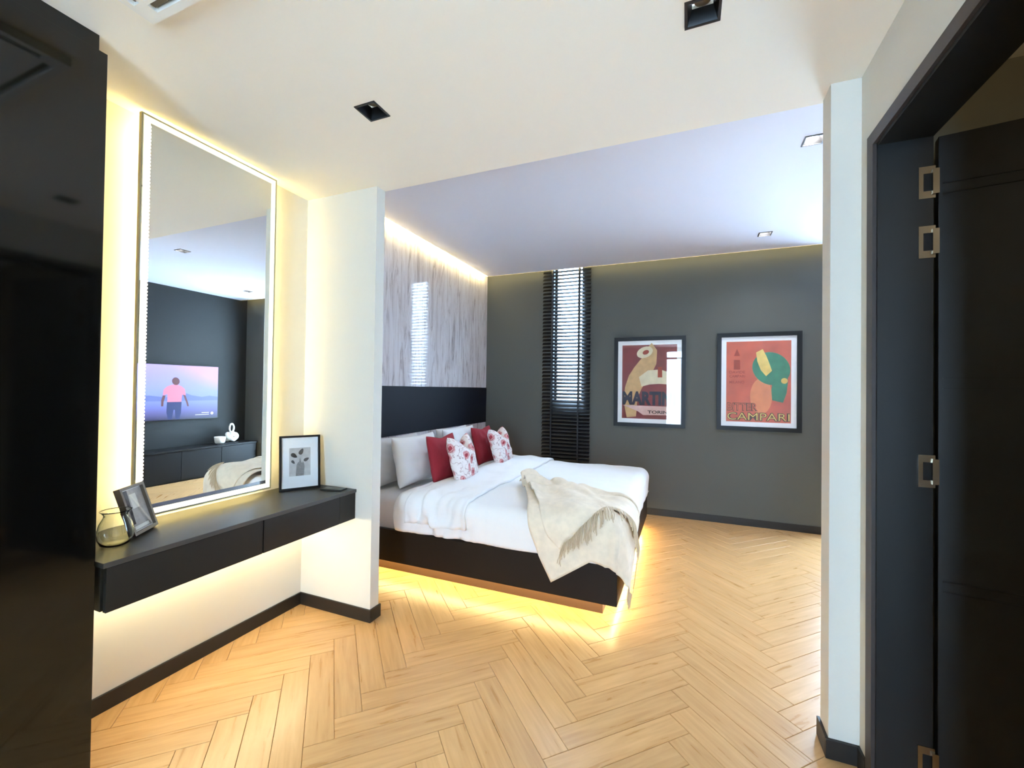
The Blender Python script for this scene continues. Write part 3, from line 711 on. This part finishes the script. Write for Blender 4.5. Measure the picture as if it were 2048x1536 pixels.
P_nav = mat('navy print', (34, 38, 62), .8); P_pink = mat('pink grey print', (210, 176, 170), .8, var=.08, vscale=20); P_blk = mat('brown black print', (48, 36, 34), .8)
P_org = mat('orange red print', (198, 92, 66), .8, var=.16, vscale=5); P_grn = mat('green print', (44, 128, 96), .8, var=.2, vscale=14); P_yel = mat('yellow print', (226, 196, 104), .8, var=.08, vscale=20)
P_ora = mat('pale orange print', (218, 134, 88), .8, var=.1, vscale=10); P_drk = mat('dark olive print', (78, 56, 34), .8); P_rus = mat('rust print', (160, 62, 44), .8)
def band(P, w):                         # a ribbon of width w along a polyline
    L, Rr = [], []
    for i, p in enumerate(P):
        q0, q1 = P[max(0, i-1)], P[min(len(P)-1, i+1)]; dx, dy = q1[0]-q0[0], q1[1]-q0[1]; h = math.hypot(dx, dy)
        ww = w*(.5+.5*math.sin(PI*(i+.5)/len(P))); L.append((p[0]-dy/h*ww/2, p[1]+dx/h*ww/2)); Rr.append((p[0]+dy/h*ww/2, p[1]-dx/h*ww/2))
    return L+Rr[::-1]
def art1(t, to):                       # plain abstract shapes in the print's colours; its wording as it is
    polys('print_ribbon', [band([(.18, .02), (.17, .12), (.16, .25), (.19, .38), (.25, .50), (.34, .60), (.44, .70), (.52, .80), (.54, .90), (.48, .97)], .30)], P_tan, t, .0005, to)
    polys('print_ribbon', [band([(.34, .50), (.50, .56), (.70, .57), (.97, .53)], .20)], P_crm, t, .0007, to)
    polys('print_disc', [ellipse(.42, .90, .15, .075, .2)], P_crm, t, .0008, to)
    polys('print_disc', [ellipse(.44, .90, .06, .03, .2)], P_rus, t, .0010, to)
    polys('print_bar', [[(.66, .56), (.74, .56), (.74, .70), (.66, .70)]], P_rus, t, .0010, to)
    polys('print_band', [[(.02, .18), (1, .17), (1, .06), (.40, .05), (.30, .10)]], P_pink, t, .0008, to)
    text('lettering', 'MARTINI', P_nav, t, .01, .985, .185, .37, .0014, .05, to)
    text('lettering', 'TORINO', P_blk, t, .48, .95, .072, .115, .0014, .03, to)
def art2(t, to):
    polys('print_glow', [ellipse(.55, .32, .17, .22)], P_ora, t, .0004, to)
    polys('print_disc', [ellipse(.70, .66, .29, .20, -.15, 28)], P_grn, t, .0006, to)
    polys('print_ribbon', [band([(.84, .66), (.84, .52), (.82, .38), (.80, .26)], .24)], P_grn, t, .0008, to)
    polys('print_ribbon', [band([(.52, .88), (.56, .78), (.61, .68), (.67, .60)], .16)], P_yel, t, .0010, to)
    polys('print_disc', [ellipse(.90, .51, .05, .035)], P_yel, t, .0010, to)
    polys('print_emblem', [[(.12, .82), (.17, .91), (.22, .82)]], P_rus, t, .0006, to)
    polys('print_emblem', [[(.12, .65), (.22, .65), (.22, .77), (.12, .77)]], P_rus, t, .0006, to)
    for w_, z0 in (('DAVIDE', .60), ('CAMPARI', .55)): text('lettering', w_, P_rus, t, .05, .30, z0, z0+.035, .0008, .02, to)
    text('lettering', 'MILANO', P_rus, t, .05, .29, .475, .51, .0008, .02, to)
    text('lettering', 'BITTER', P_drk, t, .015, .50, .135, .235, .0010, .05, to)
    text('lettering', 'BITTER', P_org, t, .022, .495, .143, .228, .0014, .0, to)
    text('lettering', 'CAMPARI', P_drk, t, .015, .985, .015, .12, .0010, .05, to)
    text('lettering', 'CAMPARI', P_yel, t, .022, .978, .024, .111, .0014, -.012, to)
poster('framed maroon poster lettered MARTINI TORINO beside the blind', -.851, -.019, 1.060, 2.160, P_mar, art1)
poster('framed orange poster lettered BITTER CAMPARI on the right', .313, 1.142, 1.068, 2.170, P_org, art2)

# ---------------------------------------------------------------- television wall (seen in the mirror)
t = thing('television', 'wall mounted television showing a man in a pink shirt, seen in the mirror', 'television', (XTV, 4.14, .93))
TY0, TY1, TZ0, TZ1 = 3.35, 4.93, .932, 1.822
box('body', (XTV-.05, XTV-.022, TY0, TY1, TZ0, TZ1), M_trim, t, bevel=.004)
m, n, l, b = newmat('screen picture'); tc = n.new('ShaderNodeTexCoord'); se = n.new('ShaderNodeSeparateXYZ'); l.new(tc.outputs['Generated'], se.inputs[0])
r = n.new('ShaderNodeValToRGB'); e = r.color_ramp.elements
e[0].position = 0; e[0].color = (*lin((40, 36, 80)), 1); e[1].position = 1; e[1].color = (*lin((176, 164, 250)), 1)
x = e.new(.14); x.color = (*lin((96, 96, 170)), 1); x = e.new(.3); x.color = (*lin((120, 136, 226)), 1); x = e.new(.5); x.color = (*lin((140, 158, 244)), 1)
l.new(se.outputs['Z'], r.inputs['Fac'])
mp = n.new('ShaderNodeMath'); mp.operation = 'MULTIPLY'; l.new(se.outputs['Y'], mp.inputs[0]); l.new(se.outputs['Z'], mp.inputs[1])
rp = n.new('ShaderNodeMapRange'); rp.inputs['From Min'].default_value = .5; rp.inputs['From Max'].default_value = 1; l.new(mp.outputs[0], rp.inputs['Value'])
mi = n.new('ShaderNodeMix'); mi.data_type = 'RGBA'; l.new(rp.outputs[0], mi.inputs['Factor']); l.new(r.outputs[0], mi.inputs['A']); mi.inputs['B'].default_value = (*lin((226, 160, 226)), 1)
b.inputs['Base Color'].default_value = (0, 0, 0, 1); l.new(mi.outputs['Result'], b.inputs['Emission Color']); b.inputs['Emission Strength'].default_value = .60
mesh('screen', bverts(XTV-.0515, XTV-.0505, TY0+.01, TY1-.01, TZ0+.012, TZ1-.01), BF, m, t)
def smat(nm, c):
    m = emat(nm, lin(c), .46); m.node_tree.nodes['Principled BSDF'].inputs['Base Color'].default_value = (0, 0, 0, 1); return m
S_pink, S_navy, S_skin, S_hill, S_txt = smat('screen pink', (246, 150, 190)), smat('screen navy', (22, 40, 120)), smat('screen skin', (110, 60, 70)), smat('screen hill', (116, 136, 220)), smat('screen white', (240, 240, 255))
sp = XTV-.0518
to = lambda y, z, k: Vector((sp-k, y, z))
def flip(L): return [[(y, z) for y, z in p] for p in L]
yc = 4.245
polys('screen_hills', [[(TY0+.01, 1.30), (3.9, 1.33), (4.1, 1.30), (4.33, 1.32), (4.42, 1.36), (4.50, 1.33), (4.66, 1.30), (4.78, 1.32), (4.92, 1.30), (4.92, 1.24), (TY0+.01, 1.24)]], S_hill, t, 0, to)
polys('screen_trousers', [[(yc-.105, 1.225), (yc+.105, 1.225), (yc+.10, 1.05), (yc+.075, .95), (yc+.02, .95), (yc+.01, 1.10), (yc-.01, 1.10), (yc-.03, .95), (yc-.085, .95), (yc-.11, 1.06)]], S_navy, t, .0003, to)
polys('screen_shirt', [[(yc-.10, 1.225), (yc+.10, 1.225), (yc+.11, 1.34), (yc+.165, 1.33), (yc+.15, 1.43), (yc+.10, 1.475), (yc+.04, 1.50), (yc-.04, 1.50), (yc-.11, 1.47), (yc-.155, 1.42), (yc-.165, 1.33), (yc-.10, 1.35)]], S_pink, t, .0006, to)
polys('screen_skin', [ellipse(yc+.015, 1.555, .055, .062, .3), [(yc-.165, 1.33), (yc-.125, 1.33), (yc-.15, 1.23), (yc-.155, 1.16), (yc-.185, 1.16), (yc-.185, 1.25)], [(yc+.125, 1.34), (yc+.16, 1.33), (yc+.20, 1.22), (yc+.215, 1.15), (yc+.19, 1.15), (yc+.17, 1.22)]], S_skin, t, .0009, to)
polys('screen_caption', [[(4.66, 1.030), (4.78, 1.030), (4.78, 1.042), (4.66, 1.042)], [(4.56, 1.000), (4.78, 1.000), (4.78, 1.010), (4.56, 1.010)], ellipse(4.83, 1.022, .024, .024)], S_txt, t, .0003, to)
t = thing('television_console', 'low black console below the television, seen in the mirror', 'console', (2.69, 4.0, 0))
box('body', (2.51, XTV-.022, YP2+.05, YF-.02, 0, .47), M_lam2, t); box('top', (2.48, XTV-.022, YP2+.05, YF-.02, .47, .50), M_lam2, t, bevel=.002)
for a in range(5):
    y0_ = YP2+.05+a*.618; box('door', (2.492, 2.51, y0_+.003, y0_+.615, .02, .465), M_lam2, t, bevel=.001)
t = thing('decor_tray', 'small black tray under the white bowl', 'tray', (2.65, 4.96, .50))
box('base', (2.57, 2.73, 4.78, 5.14, .5003, .508), M_trim, t, bevel=.002)
V, Fc = lathe([(.001, 0), (.06, 0), (.075, .02), (.085, .11), (.080, .11), (.070, .025), (.001, .015)], 28)
o = mesh('ceramic_bowl', [(v[0]+2.65, v[1]+4.87, v[2]+.509) for v in V], Fc, M_ceram, smooth=True); setp(o, 'small white ceramic bowl on the television console', 'bowl')
kn = []
for i in range(90):
    a = 2*PI*i/90; rr = .055+.022*math.cos(3*a)
    kn.append((2.65+rr*math.cos(2*a)*1.0, 5.07+rr*math.sin(2*a)*1.0, .605+.050*math.sin(3*a)))
t = thing('knot_sculpture', 'white knotted sculpture with a chain loop standing beside the bowl', 'sculpture', (2.65, 5.05, .51))
V, Fc = tube(kn, .034, 10, True); mesh('knot', V, Fc, M_ceram, t, smooth=True)
V, Fc = tube([(2.65, 5.07+.038*math.sin(2*PI*i/32), .755+.072*math.cos(2*PI*i/32)) for i in range(32)], .014, 8, True); mesh('loop', V, Fc, M_ceram, t, smooth=True)
